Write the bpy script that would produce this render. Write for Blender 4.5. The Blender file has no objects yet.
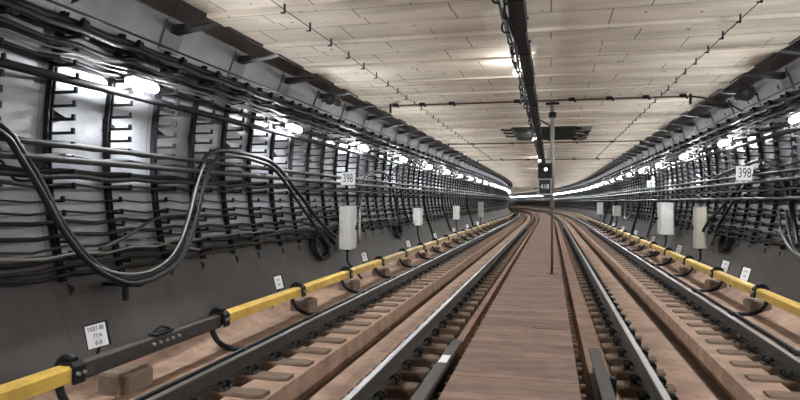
import bpy, math, random
from mathutils import Vector, Matrix
random.seed(11)
PI = math.pi
SC = bpy.context.scene
COL = SC.collection

# ------------------------------------------------------------------ the line
# X across the tunnel, s along it, Z above the rail heads.  Straight for S0 metres, then an arc to the left.
S0, R0 = 53.0, 661.0
XC, ZC, RR = -0.41, 2.2, 4.7              # lining circle
RAILS = (-3.246, -1.656, 0.966, 2.556)
PITCH = 0.89                               # rack posts
RING = 1.78                                # lining rings


def ang(s):
    return max(s - S0, 0.0) / R0


def W(X, s, Z):
    t = ang(s)
    return (X * math.cos(t) - R0 * (1 - math.cos(t)), min(s, S0) + R0 * math.sin(t) + X * math.sin(t), Z)


def wall_x(z, off, side):
    return XC + side * (math.sqrt(max(RR * RR - (z - ZC) ** 2, 0.01)) - off)


def frange(a, b, d):
    n = int(math.floor((b - a) / d + 1e-6))
    return [a + i * d for i in range(n + 1)]


def stations(a, b, d0=0.89, d1=2.0, cut=45.0):
    out = []
    s = a
    while s < b:
        out.append(s)
        s += d0 if s < cut else d1
    out.append(b)
    return out


ONES = ['', 'first', 'second', 'third', 'fourth', 'fifth', 'sixth', 'seventh', 'eighth', 'ninth', 'tenth', 'eleventh', 'twelfth', 'thirteenth',
        'fourteenth', 'fifteenth', 'sixteenth', 'seventeenth', 'eighteenth', 'nineteenth']
TENS = ['', '', 'twenty', 'thirty', 'forty', 'fifty', 'sixty', 'seventy', 'eighty', 'ninety']
TENTH = ['', '', 'twentieth', 'thirtieth', 'fortieth', 'fiftieth', 'sixtieth', 'seventieth', 'eightieth', 'ninetieth']


def ordinal(n):
    if n >= 200:
        return 'two-hundred' + ('th' if n == 200 else '-and-' + ordinal(n - 200))
    if n >= 100:
        return 'one-hundred' + ('th' if n == 100 else '-and-' + ordinal(n - 100))
    if n < 20:
        return ONES[n]
    return TENTH[n // 10] if n % 10 == 0 else TENS[n // 10] + '-' + ONES[n % 10]


# ------------------------------------------------------------------ materials
def material(name, col, rough=0.6, metal=0.0, var=0.25, scale=4.0, bump=0.0, spec=0.5, stretch=None, dirt=None, dirt_amt=0.0, dscale=1.2):
    m = bpy.data.materials.new(name)
    m.use_nodes = True
    nt = m.node_tree
    N = nt.nodes
    L = nt.links
    b = N['Principled BSDF']
    b.inputs['Roughness'].default_value = rough
    b.inputs['Metallic'].default_value = metal
    b.inputs['Specular IOR Level'].default_value = spec
    tc = N.new('ShaderNodeTexCoord')
    mp = N.new('ShaderNodeMapping')
    if stretch:
        mp.inputs['Scale'].default_value = stretch
    geo = N.new('ShaderNodeNewGeometry')
    L.new(geo.outputs['Position'], mp.inputs['Vector'])
    n1 = N.new('ShaderNodeTexNoise')
    n1.inputs['Scale'].default_value = scale
    n1.inputs['Detail'].default_value = 7
    n1.inputs['Roughness'].default_value = 0.65
    L.new(mp.outputs[0], n1.inputs['Vector'])
    r = N.new('ShaderNodeValToRGB')
    e = r.color_ramp.elements
    e[0].position, e[1].position = 0.3, 0.72
    e[0].color = (*[c * (1 - var) for c in col], 1)
    e[1].color = (*[min(1, c * (1 + var)) for c in col], 1)
    L.new(n1.outputs['Fac'], r.inputs['Fac'])
    out = r.outputs['Color']
    if dirt:
        n2 = N.new('ShaderNodeTexNoise')
        n2.inputs['Scale'].default_value = dscale
        n2.inputs['Detail'].default_value = 8
        n2.inputs['Roughness'].default_value = 0.7
        L.new(mp.outputs[0], n2.inputs['Vector'])
        r2 = N.new('ShaderNodeValToRGB')
        r2.color_ramp.elements[0].position, r2.color_ramp.elements[1].position = 0.46, 0.66
        r2.color_ramp.elements[1].color = (dirt_amt,) * 3 + (1,)
        r2.color_ramp.elements[0].color = (0, 0, 0, 1)
        L.new(n2.outputs['Fac'], r2.inputs['Fac'])
        mx = N.new('ShaderNodeMixRGB')
        mx.inputs['Color2'].default_value = (*dirt, 1)
        L.new(r2.outputs['Color'], mx.inputs['Fac'])
        L.new(out, mx.inputs['Color1'])
        out = mx.outputs['Color']
    L.new(out, b.inputs['Base Color'])
    if bump:
        bp = N.new('ShaderNodeBump')
        bp.inputs['Strength'].default_value = bump
        bp.inputs['Distance'].default_value = 0.02
        n3 = N.new('ShaderNodeTexNoise')
        n3.inputs['Scale'].default_value = scale * 6
        n3.inputs['Detail'].default_value = 5
        L.new(mp.outputs[0], n3.inputs['Vector'])
        L.new(n3.outputs['Fac'], bp.inputs['Height'])
        L.new(bp.outputs['Normal'], b.inputs['Normal'])
    m['out'] = ''
    return m


def darken_by(m, fac_socket_maker, colour):
    """Mix a fixed colour over the base colour where the mask (built from the UV map) is one."""
    nt = m.node_tree
    N, L = nt.nodes, nt.links
    b = N['Principled BSDF']
    src = b.inputs['Base Color'].links[0].from_socket
    mask = fac_socket_maker(N, L)
    mx = N.new('ShaderNodeMixRGB')
    mx.inputs['Color2'].default_value = (*colour, 1)
    L.new(mask, mx.inputs['Fac'])
    L.new(src, mx.inputs['Color1'])
    L.new(mx.outputs['Color'], b.inputs['Base Color'])


def math_node(N, L, op, a, b=None):
    n = N.new('ShaderNodeMath')
    n.operation = op
    for i, v in enumerate((a, b)):
        if v is None:
            continue
        if isinstance(v, (int, float)):
            n.inputs[i].default_value = v
        else:
            L.new(v, n.inputs[i])
    return n.outputs[0]


def uv_xy(N, L):
    uv = N.new('ShaderNodeUVMap')
    sp = N.new('ShaderNodeSeparateXYZ')
    L.new(uv.outputs[0], sp.inputs[0])
    return sp.outputs[0], sp.outputs[1]


M = {}
M['lining'] = material('grey_painted_lining', (0.19, 0.193, 0.212), 0.5, 0, 0.25, 1.6, 0.10, 1.0, dirt=(0.062, 0.053, 0.047), dirt_amt=0.65, dscale=0.9)
M['lining'].node_tree.nodes['Principled BSDF'].inputs['IOR'].default_value = 1.6


def lining_mask(N, L):
    u, v = uv_xy(N, L)                      # u metres along, v metres up the lining
    a = math_node(N, L, 'FRACT', math_node(N, L, 'DIVIDE', u, RING))
    j1 = math_node(N, L, 'LESS_THAN', a, 0.009)
    ring = math_node(N, L, 'FLOOR', math_node(N, L, 'DIVIDE', u, RING))
    par = math_node(N, L, 'MULTIPLY', math_node(N, L, 'FRACT', math_node(N, L, 'MULTIPLY', ring, 0.5)), 1.5)
    b = math_node(N, L, 'FRACT', math_node(N, L, 'DIVIDE', math_node(N, L, 'ADD', v, par), 2.6))
    j2 = math_node(N, L, 'LESS_THAN', b, 0.005)
    return math_node(N, L, 'MULTIPLY', math_node(N, L, 'MAXIMUM', j1, j2), 0.8)


darken_by(M['lining'], lining_mask, (0.03, 0.03, 0.032))
M['dark_part'] = material('dark_lower_lining', (0.050, 0.042, 0.038), 0.65, 0, 0.3, 1.4, 0.15, 0.5, dirt=(0.032, 0.026, 0.023), dirt_amt=0.75, dscale=1.1)  # darker, browner colour for the lower faces of the lining
darken_by(M['dark_part'], lining_mask, (0.02, 0.02, 0.02))
M['bed'] = material('track_bed_concrete', (0.36, 0.235, 0.165), 0.85, 0, 0.36, 6.0, 0.6, 0.2, dirt=(0.15, 0.095, 0.07), dirt_amt=0.8, dscale=3.0)
M['ceiling'] = material('ceiling_concrete', (0.80, 0.725, 0.615), 0.8, 0, 0.18, 1.8, 0.15, 0.25, dirt=(0.42, 0.35, 0.28), dirt_amt=0.6, dscale=1.1, stretch=(0.35, 1.6, 1))


def ceiling_mask(N, L):
    uv = N.new('ShaderNodeUVMap')
    br = N.new('ShaderNodeTexBrick')
    br.offset = 0.37
    br.inputs['Scale'].default_value = 1.0
    br.inputs['Brick Width'].default_value = 1.15
    br.inputs['Row Height'].default_value = 0.785
    br.inputs['Mortar Size'].default_value = 0.009
    br.inputs['Mortar Smooth'].default_value = 0.2
    L.new(uv.outputs[0], br.inputs['Vector'])
    nz = N.new('ShaderNodeTexNoise')
    nz.inputs['Scale'].default_value = 0.9
    L.new(uv.outputs[0], nz.inputs['Vector'])
    k = math_node(N, L, 'GREATER_THAN', nz.outputs['Fac'], 0.42)
    crack = math_node(N, L, 'MULTIPLY', br.outputs['Fac'], k)
    sp = N.new('ShaderNodeTexNoise')
    sp.inputs['Scale'].default_value = 6.0
    sp.inputs['Detail'].default_value = 2
    L.new(uv.outputs[0], sp.inputs['Vector'])
    spot = math_node(N, L, 'GREATER_THAN', sp.outputs['Fac'], 0.72)
    return math_node(N, L, 'MULTIPLY', math_node(N, L, 'MAXIMUM', crack, spot), 0.75)


darken_by(M['ceiling'], ceiling_mask, (0.07, 0.055, 0.045))
M['deck'] = material('walkway_boards', (0.26, 0.165, 0.123), 0.8, 0, 0.3, 4.0, 0.5, 0.25, stretch=(0.9, 2.6, 1), dirt=(0.12, 0.075, 0.06), dirt_amt=0.7, dscale=1.3)


def board_mask(N, L):
    tc = N.new('ShaderNodeTexCoord')
    sp = N.new('ShaderNodeSeparateXYZ')
    L.new(tc.outputs['Object'], sp.inputs[0])
    y = math_node(N, L, 'DIVIDE', sp.outputs[1], 0.196)
    seam = math_node(N, L, 'MULTIPLY', math_node(N, L, 'LESS_THAN', math_node(N, L, 'FRACT', y), 0.035), 0.75)
    wn = N.new('ShaderNodeTexWhiteNoise')
    wn.noise_dimensions = '2D'
    oi = N.new('ShaderNodeObjectInfo')
    cb_ = N.new('ShaderNodeCombineXYZ')
    L.new(math_node(N, L, 'FLOOR', y), cb_.inputs[0])
    L.new(oi.outputs['Random'], cb_.inputs[1])
    L.new(cb_.outputs[0], wn.inputs['Vector'])
    return math_node(N, L, 'MAXIMUM', seam, math_node(N, L, 'MULTIPLY', wn.outputs['Value'], 0.40))


darken_by(M['deck'], board_mask, (0.075, 0.045, 0.036))
M['timber'] = material('sleeper_timber', (0.15, 0.100, 0.068), 0.8, 0, 0.35, 9, 0.5, 0.25, stretch=(0.5, 2, 2))
M['pale_end'] = material('pale_end_timber', (0.30, 0.21, 0.13), 0.8, 0, 0.3, 9, 0.3, 0.25)  # lighter colour for one end face of the inner sleepers
M['steel'] = material('black_steel', (0.009, 0.009, 0.010), 0.6, 0.0, 0.3, 14, 0.1, 0.2)
M['rusty'] = material('brown_rail_steel', (0.042, 0.032, 0.026), 0.6, 0.1, 0.4, 12, 0.25, 0.4)
M['shiny'] = material('worn_rail_head', (0.24, 0.225, 0.215), 0.40, 1.0, 0.12, 9, 0.0, 0.5, stretch=(1, 0.1, 1))
M['dull'] = material('dull_rail_head', (0.13, 0.115, 0.105), 0.45, 0.7, 0.15, 9, 0.0, 0.5, stretch=(1, 0.1, 1))
M['yellow'] = material('yellow_cover_plastic', (0.70, 0.45, 0.085), 0.4, 0, 0.14, 3.0, 0.05, 0.5, dirt=(0.40, 0.24, 0.06), dirt_amt=0.6, dscale=2.5)
M['pale_yellow'] = material('pale_yellow_cover', (0.46, 0.34, 0.16), 0.6, 0, 0.2, 2.0, 0.05, 0.3, dirt=(0.26, 0.18, 0.09), dirt_amt=0.7, dscale=1.5)  # paler, browner cover colour used on the farther sections
M['black'] = material('black_cable_sheath', (0.008, 0.008, 0.009), 0.5, 0, 0.25, 8, 0.0, 0.25)
M['grey'] = material('grey_cable_sheath', (0.034, 0.033, 0.033), 0.6, 0, 0.3, 6, 0.0, 0.2)
M['pale'] = material('pale_cable_sheath', (0.17, 0.16, 0.15), 0.5, 0, 0.2, 6, 0.0, 0.3)
M['box'] = material('white_enamel', (0.55, 0.55, 0.53), 0.45, 0, 0.10, 4, 0.0, 0.5, dirt=(0.32, 0.29, 0.25), dirt_amt=0.5, dscale=3)
M['beige'] = material('beige_enamel', (0.40, 0.37, 0.31), 0.55, 0, 0.12, 4, 0.0, 0.4)
M['plate'] = material('white_plate', (0.80, 0.80, 0.80), 0.5, 0, 0.04, 8, 0.0, 0.4)
M['ink'] = material('black_ink', (0.012, 0.012, 0.013), 0.6, 0, 0.1, 8)
M['galv'] = material('galvanised_steel', (0.30, 0.29, 0.27), 0.5, 0.4, 0.2, 8, 0.0, 0.5)
M['plinth'] = material('rough_plinth_concrete', (0.19, 0.135, 0.10), 0.9, 0, 0.3, 6, 0.5, 0.2)
M['greenblack'] = material('dark_hatch_paint', (0.010, 0.013, 0.010), 0.7, 0, 0.3, 6, 0.1, 0.4)
M['rust_pipe'] = material('rusty_pipe', (0.10, 0.065, 0.045), 0.7, 0.1, 0.4, 10, 0.2, 0.3)
M['grime'] = material('oily_grime', (0.085, 0.058, 0.045), 0.85, 0, 0.4, 5, 0.4, 0.2)
M['pocket'] = material('dark_pocket_concrete', (0.05, 0.043, 0.042), 0.85, 0, 0.3, 6, 0.2, 0.2)  # darker colour for the faces inside the bolt pockets
M['corbel'] = material('corbel_steel', (0.035, 0.034, 0.033), 0.6, 0, 0.3, 6, 0.1, 0.3)


def lamp_mat(name, col, power):
    m = bpy.data.materials.new(name)
    m.use_nodes = True
    b = m.node_tree.nodes['Principled BSDF']
    b.inputs['Base Color'].default_value = (0.8, 0.8, 0.8, 1)
    b.inputs['Emission Color'].default_value = (*col, 1)
    b.inputs['Emission Strength'].default_value = power
    return m


M['glow'] = lamp_mat('lit_tube_diffuser', (0.93, 0.97, 1.0), 120.0)
M['bulb'] = lamp_mat('lit_bulb', (1.0, 0.97, 0.92), 75.0)
M['lens'] = lamp_mat('lit_signal_lens', (1.0, 0.98, 0.92), 0.5)
M['digit'] = lamp_mat('lit_digit', (0.9, 0.95, 1.0), 0.03)


# ------------------------------------------------------------------ mesh building
class MB:
    def __init__(self):
        self.v, self.f, self.mi, self.uv, self.sm = [], [], [], [], []

    def face(self, idx, mi=0, uv=None, sm=False):
        self.f.append(tuple(idx))
        self.mi.append(mi)
        self.uv.append(uv)
        self.sm.append(sm)

    def add(self, verts, faces, mi=0, sm=False):
        o = len(self.v)
        self.v += [tuple(p) for p in verts]
        for f in faces:
            self.face([o + i for i in f], mi, None, sm)

    def box(self, c, d, mi=0, rot=None, bev=0.0):
        hx, hy, hz = d[0] / 2, d[1] / 2, d[2] / 2
        if bev:
            b = min(bev, hx * .9, hy * .9, hz * .9)
            vs = []
            for sz in (-1, 1):
                for z, i in ((sz * hz, b), (sz * (hz - b), 0)) if sz < 0 else ((hz - b, 0), (hz, b)):
                    x, y = hx - i, hy - i
                    ring = [(-x, -y + b), (-x + b, -y), (x - b, -y), (x, -y + b), (x, y - b), (x - b, y), (-x + b, y), (-x, y - b)]
                    vs += [(p[0], p[1], z) for p in ring]
            fs = [tuple(reversed(range(8))), tuple(24 + i for i in range(8))]
            for k in range(3):
                fs += [(k * 8 + i, k * 8 + (i + 1) % 8, k * 8 + 8 + (i + 1) % 8, k * 8 + 8 + i) for i in range(8)]
        else:
            vs = [(x, y, z) for z in (-hz, hz) for y in (-hy, hy) for x in (-hx, hx)]
            fs = [(0, 2, 3, 1), (4, 5, 7, 6), (0, 1, 5, 4), (2, 6, 7, 3), (0, 4, 6, 2), (1, 3, 7, 5)]
        if rot:
            vs = [rot @ Vector(p) for p in vs]
        self.add([(p[0] + c[0], p[1] + c[1], p[2] + c[2]) for p in vs], fs, mi)
        return self

    def prism(self, poly, y0, y1, mi=0, mi_end=None):
        """Polygon in the X-Z plane extruded along Y."""
        n = len(poly)
        o = len(self.v)
        self.v += [(x, y0, z) for x, z in poly] + [(x, y1, z) for x, z in poly]
        for i in range(n):
            j = (i + 1) % n
            self.face((o + i, o + n + i, o + n + j, o + j), mi)
        e = mi if mi_end is None else mi_end
        self.face([o + i for i in range(n)], e)
        self.face([o + n + i for i in reversed(range(n))], e)
        return self

    def tube(self, path, r, n=8, mi=0, up=(0, 0, 1), flat=1.0):
        P = [Vector(p) for p in path]
        o = len(self.v)
        k = len(P)
        nrm = None
        for i in range(k):
            t = (P[min(i + 1, k - 1)] - P[max(i - 1, 0)]).normalized()
            if nrm is None:
                u = Vector(up)
                if abs(u.dot(t)) > 0.95:
                    u = Vector((1, 0, 0))
                nrm = (u - t * u.dot(t)).normalized()
            else:
                nrm = (nrm - t * nrm.dot(t)).normalized()
            b = t.cross(nrm)
            rr = r[i] if isinstance(r, (list, tuple)) else r
            for j in range(n):
                a = 2 * PI * j / n
                self.v.append(tuple(P[i] + nrm * (math.cos(a) * rr) + b * (math.sin(a) * rr * flat)))
        for i in range(k - 1):
            for j in range(n):
                q = (j + 1) % n
                self.face((o + i * n + j, o + i * n + q, o + (i + 1) * n + q, o + (i + 1) * n + j), mi, None, True)
        self.face([o + j for j in reversed(range(n))], mi)
        self.face([o + (k - 1) * n + j for j in range(n)], mi)
        return self

    def cyl(self, a, b, r, n=12, mi=0, r2=None):
        return self.tube([a, b], [r, r if r2 is None else r2], n, mi)

    def sweep(self, prof, ss, closed=True, mi=0, mis=None, caps=True, sm=False):
        """Cross-section [(X, Z)] (or a function of s giving it) carried along the line, UV = (s, length round the section)."""
        fn = prof if callable(prof) else (lambda s: prof)
        p0 = fn(ss[0])
        n = len(p0)
        d = [0.0]
        for i in range(n - 1):
            d.append(d[-1] + math.dist(p0[i], p0[i + 1]))
        d.append(d[-1] + math.dist(p0[-1], p0[0]))
        o = len(self.v)
        for s in ss:
            self.v += [W(x, s, z) for x, z in fn(s)]
        m = n if closed else n - 1
        for k in range(len(ss) - 1):
            for i in range(m):
                j = (i + 1) % n
                a, b = o + k * n, o + (k + 1) * n
                uv = [(ss[k], d[i]), (ss[k + 1], d[i]), (ss[k + 1], d[i + 1]), (ss[k], d[i + 1])]
                self.face((a + i, b + i, b + j, a + j), mis[i] if mis else mi, uv, sm)
        if closed and caps:
            self.face([o + i for i in range(n)], mi)
            self.face([o + (len(ss) - 1) * n + i for i in reversed(range(n))], mi)
        return self

    def mesh(self, name, mats):
        me = bpy.data.meshes.new(name)
        me.from_pydata(self.v, [], self.f)
        for m in (mats if isinstance(mats, (list, tuple)) else [mats]):
            me.materials.append(M[m] if isinstance(m, str) else m)
        me.polygons.foreach_set('material_index', self.mi)
        me.polygons.foreach_set('use_smooth', self.sm)
        if any(u is not None for u in self.uv):
            lay = me.uv_layers.new(name='UVMap')
            flat = []
            for f, u in zip(self.f, self.uv):
                for i in range(len(f)):
                    flat += list(u[i]) if u is not None else [0.0, 0.0]
            lay.data.foreach_set('uv', flat)
        me.update()
        return me


def put(name, me, parent=None, loc=(0, 0, 0), rz=0.0):
    o = bpy.data.objects.new(name, me)
    COL.objects.link(o)
    o.parent = parent
    o.location = loc
    o.rotation_euler = (0, 0, rz)
    return o


def tag(o, label, cat, group=None, kind=None):
    o['label'] = label
    o['category'] = cat
    if group:
        o['group'] = group
    if kind:
        o['kind'] = kind
    return o


def thing(name, label, cat, loc, rz=0.0, group=None):
    return tag(put(name, None, None, loc, rz), label, cat, group)


def struct(name, me):
    o = put(name, me)
    o['kind'] = 'structure'
    return o


def at(X, s, Z):
    return W(X, s, Z), ang(s)


def smooth_path(pts, sub=6):
    """Catmull-Rom through world points."""
    P = [Vector(p) for p in pts]
    out = []
    for i in range(len(P) - 1):
        a, b, c, d = P[max(i - 1, 0)], P[i], P[i + 1], P[min(i + 2, len(P) - 1)]
        for k in range(sub):
            t = k / sub
            out.append(0.5 * ((2 * b) + (c - a) * t + (2 * a - 5 * b + 4 * c - d) * t * t + (3 * b - a - 3 * c + d) * t ** 3))
    out.append(P[-1])
    return out


def text(body, size, mat, parent, loc, rot, sx=1.0, name='lettering'):
    cu = bpy.data.curves.new(name, 'FONT')
    cu.body = body
    cu.size = size
    cu.align_x = 'CENTER'
    cu.align_y = 'CENTER'
    cu.extrude = 0.0015
    cu.materials.append(M[mat])
    c = bpy.data.objects.new(name + '_outline', cu)
    COL.objects.link(c)
    me = bpy.data.meshes.new_from_object(c.evaluated_get(bpy.context.evaluated_depsgraph_get()))
    me.materials.clear()
    me.materials.append(M[mat])
    bpy.data.objects.remove(c)
    o = put(name, me)
    o.parent = parent
    o.location = loc
    o.rotation_euler = rot
    o.scale = (sx, 1, 1)
    return o


SIDES = ((-1, 'left'), (1, 'right'))
END = {-1: 104.0, 1: 205.0}

# ------------------------------------------------------------------ the shell
SS = stations(-12.0, 60.0, 1.5, 2.0) + frange(62.0, 206.0, 2.0)


def lining(side):
    """Segment lining; in the near rings bolt pockets are sunk into it."""
    mb = MB()
    z_levels = [-0.35, -0.1, 0.2, 0.45, 0.66, 0.80, 1.1, 1.4, 1.7, 2.0, 2.3, 2.46, 2.62, 2.85, 3.1, 3.3, 3.5, 3.7, 3.82, 3.96, 4.2, 4.45]
    pocket_rows = (4, 11, 17)
    near_end = 44.0
    ss = []
    k0 = -7
    cells = set()
    s = k0 * RING
    while s < near_end:
        ss += [s, s + 0.18, s + 0.42, s + 0.95, s + 1.19]
        s += RING
    n_near = len(ss)
    s_end = s
    while s_end < 206:
        ss.append(s_end)
        s_end += RING
    th = [math.asin((z - ZC) / RR) for z in z_levels]
    nv = len(th)

    def pt(s, t, dep=0.0):
        return W(XC + side * (RR + dep) * math.cos(t), s, ZC + (RR + dep) * math.sin(t))
    for s in ss:
        mb.v += [pt(s, t) for t in th]
    for i in range(len(ss) - 1):
        for j in range(nv - 1):
            a, b, c, d = i * nv + j, (i + 1) * nv + j, (i + 1) * nv + j + 1, i * nv + j + 1
            uv = [(ss[i], th[j] * RR), (ss[i + 1], th[j] * RR), (ss[i + 1], th[j + 1] * RR), (ss[i], th[j + 1] * RR)]
            if i < n_near and i % 5 in (1, 3) and j in pocket_rows and not (j == 17 and i % 5 == 3):
                # pocket: deep at its near end, rising to a point at the far end
                sm, tm = (ss[i + 1] if j == 11 else ss[i] + 0.10), (th[j] + th[j + 1]) / 2
                o = len(mb.v)
                mb.v += [pt(ss[i] + 0.01, th[j] + 0.004, 0.14), pt(ss[i] + 0.01, th[j + 1] - 0.004, 0.14), pt(sm, tm)]
                p, q, e = o, o + 1, o + 2
                fl = [(a, p, q, d), (a, e, p), (q, e, d), (p, e, q), (a, b, e), (d, e, c), (b, c, e)]
                for f in fl:
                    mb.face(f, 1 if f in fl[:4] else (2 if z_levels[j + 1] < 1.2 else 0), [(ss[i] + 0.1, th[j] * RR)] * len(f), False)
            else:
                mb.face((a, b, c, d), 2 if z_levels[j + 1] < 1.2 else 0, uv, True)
    return mb


for side, nm in SIDES:
    struct('wall_' + nm, lining(side).mesh('wall_' + nm, ['lining', 'pocket', 'dark_part']))

floor_prof = [(-4.60, 0.05), (-4.50, -0.08), (-4.25, -0.19), (-3.46, -0.215), (-3.44, -0.29), (-3.06, -0.29), (-3.04, -0.225), (-2.63, -0.23), (-2.61, -0.50),
              (-2.25, -0.50), (-2.23, -0.225), (-1.86, -0.225), (-1.82, -0.31), (-1.30, -0.31), (-1.24, -0.245), (-1.15, -0.24), (-1.14, -0.52), (-0.93, -0.52), (-0.90, -0.20),
              (0.24, -0.20), (0.26, -0.52), (0.40, -0.52), (0.42, -0.24), (0.64, -0.245), (0.70, -0.31), (1.12, -0.31), (1.17, -0.225), (1.56, -0.225), (1.58, -0.46),
              (1.90, -0.46), (1.92, -0.225), (2.34, -0.22), (2.36, -0.29), (2.76, -0.29), (2.78, -0.215), (3.42, -0.19), (3.67, -0.08), (3.78, 0.05)]
fm = [1 if (floor_prof[i][1] < -0.255 and floor_prof[i + 1][1] < -0.255) else 0 for i in range(len(floor_prof) - 1)] + [0]
struct('floor', MB().sweep(floor_prof, SS, closed=False, mis=fm).mesh('floor', ['bed', 'grime']))

# ceiling: precast slabs in wide and narrow strips with open joints
CZ, CL, CR = 3.98, -4.16, 3.35
mb = MB()
s = -11.4
SLAB = 1.57
while s < 205:
    for a, b, dz in ((0.014, 1.085, 0.0), (1.112, 1.556, -0.035)):
        z = CZ + dz + random.uniform(-0.008, 0.008)
        s0, s1 = s + a, s + b
        o = len(mb.v)
        nx = 8
        for k in range(nx + 1):
            X = CL + (CR - CL) * k / nx
            mb.v += [W(X, s0, z + 0.14), W(X, s0, z), W(X, s1, z), W(X, s1, z + 0.14)]
        for k in range(nx):
            X0, X1 = CL + (CR - CL) * k / nx, CL + (CR - CL) * (k + 1) / nx
            p, q = o + k * 4, o + k * 4 + 4
            mb.face((p, q, q + 1, p + 1), 0, [(X0, s0)] * 4)
            mb.face((p + 1, q + 1, q + 2, p + 2), 0, [(X0, s0), (X1, s0), (X1, s1), (X0, s1)])
            mb.face((p + 2, q + 2, q + 3, p + 3), 0, [(X0, s1)] * 4)
        for p in (o, o + nx * 4):
            mb.face((p, p + 1, p + 2, p + 3), 0, [(0, 0)] * 4)
    s += SLAB
# backing over the joints and the space beside the slabs
mb.sweep([(XC - 4.25, 4.40), (CL, 4.14), (CR, 4.14), (XC + 4.25, 4.40)], SS, closed=False, mi=1)
struct('ceiling', mb.mesh('ceiling', ['ceiling', 'corbel']))
mb = MB()
for i, (x0, side) in enumerate(((CL, -1), (CR, 1))):
    e = MB().sweep([(x0 + side * 0.002, 3.95), (x0 + side * 0.03, 3.95), (x0 + side * 0.03, 4.16), (x0 + side * 0.002, 4.16)], SS)
    struct('trim_%d' % (i + 1), e.mesh('trim', 'corbel'))

# ------------------------------------------------------------------ running rails
rail_poly = [(-0.075, -0.18), (0.075, -0.18), (0.075, -0.168), (0.012, -0.15), (0.009, -0.05), (0.034, -0.038), (0.037, -0.008), (0.030, 0.0), (-0.030, 0.0), (-0.037, -0.008),
             (-0.034, -0.038), (-0.009, -0.05), (-0.012, -0.15), (-0.075, -0.168)]
rail_txt = ('wall-side running rail of the left track, dull brown with worn top', 'walkway-side running rail of the left track, with bright polished head',
            'walkway-side running rail of the right track, with bright polished head', 'wall-side running rail of the right track, dark with worn top')
for X, lab in zip(RAILS, rail_txt):
    bright = abs(X) < 2
    e = MB().sweep([(X + a, b) for a, b in rail_poly], stations(-1.0, 200.0, 2.0, 2.0), mis=[0, 0, 0, 0, 0, 0, 0, 1, 0, 0, 0, 0, 0, 0])
    tag(put('running_rail', e.mesh('running_rail', ['rusty', 'shiny' if bright else 'dull'])), lab, 'rail', 'running rails')

# ------------------------------------------------------------------ half sleepers with rail fastenings


def sleeper_block(x0, x1, top, bot, flip):
    b = MB()
    c = 0.018
    y = 0.115
    # block with chamfered ends; the end towards the middle of the track takes the second colour
    prof = [(-y, bot), (-y, top - c), (-y + c, top), (y - c, top), (y, top - c), (y, bot)]
    n = len(prof)
    xs = [(x0, 0.80), (x0 + 0.05, 1.0), (x1 - 0.05, 1.0), (x1, 0.80)]
    for x, k in xs:
        b.v += [(x, p * k, z) for p, z in prof]
    for i in range(3):
        for j in range(n):
            q = (j + 1) % n
            b.face((i * n + j, i * n + q, (i + 1) * n + q, (i + 1) * n + j), 0)
    b.face(list(range(n)), 1 if flip else 0)
    b.face([3 * n + j for j in reversed(range(n))], 0 if flip else 1)
    return b


rails_cfg = (
    (RAILS[0], -0.30, 0.57, 'wall-side rail of the left track', 4.4),
    (RAILS[1], -0.30, 0.30, 'walkway-side rail of the left track', 4.4),
    (RAILS[2], -0.30, 0.30, 'walkway-side rail of the right track', 4.4),
    (RAILS[3], -0.50, 0.30, 'wall-side rail of the right track', 6.2),
)
plate_me = MB().box((0, 0, -0.188), (0.36, 0.16, 0.018), 0, None, 0.004).mesh('base_plate', 'rusty')
clips = []
for sd in (-1, 1):
    b = MB()
    b.tube(smooth_path([(sd * 0.15, -0.05, -0.175), (sd * 0.16, -0.05, -0.125), (sd * 0.11, -0.03, -0.115), (sd * 0.07, 0.0, -0.15), (sd * 0.11, 0.03, -0.115), (sd * 0.16, 0.05, -0.125), (sd * 0.15, 0.05, -0.175)], 3), 0.013, 6)
    clips.append(b.mesh('rail_clip', 'steel'))
bolt_me = MB().cyl((0, 0, -0.18), (0, 0, -0.115), 0.02, 6).mesh('screw_spike', 'steel')
SL = 0.595
for ri, (X, a, b_, where, start) in enumerate(rails_cfg):
    inner = ri in (1, 2)
    if ri == 1:
        a, b_ = -0.26, 0.36
    if ri == 2:
        a, b_ = -0.30, 0.26
    me = sleeper_block(a, b_, -0.197, -0.32, ri in (2, 3)).mesh('half_sleeper', ['timber', 'pale_end' if inner else 'timber'])
    far = MB()
    for i in range(330):
        s = start + i * SL
        if i < 75:
            p, rz = at(X, s, 0)
            o = put('half_sleeper', me, None, p, rz)
            tag(o, '%s timber half-sleeper from the camera under the %s' % (ordinal(i + 1), where), 'sleeper', 'half-sleepers under the ' + where)
            if s < 42:
                put('base_plate', plate_me, o)
            if s < 42:
                for c in clips:
                    put('rail_clip', c, o)
            if s < 18:
                for sx in (-0.125, 0.125):
                    put('screw_spike', bolt_me, o, (sx, 0.06 if sx > 0 else -0.06, 0))
        elif s < 190:
            p, rz = at(X, s, 0)
            rot = Matrix.Rotation(rz, 3, 'Z')
            far.box((p[0] + (a + b_) / 2, p[1], -0.25), (b_ - a, 0.23, 0.106), 0, rot)
    o = put('distant_half_sleepers', far.mesh('distant_half_sleepers', 'timber'))
    tag(o, 'far-off timber half-sleepers under the ' + where, 'sleepers', None, 'stuff')

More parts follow.
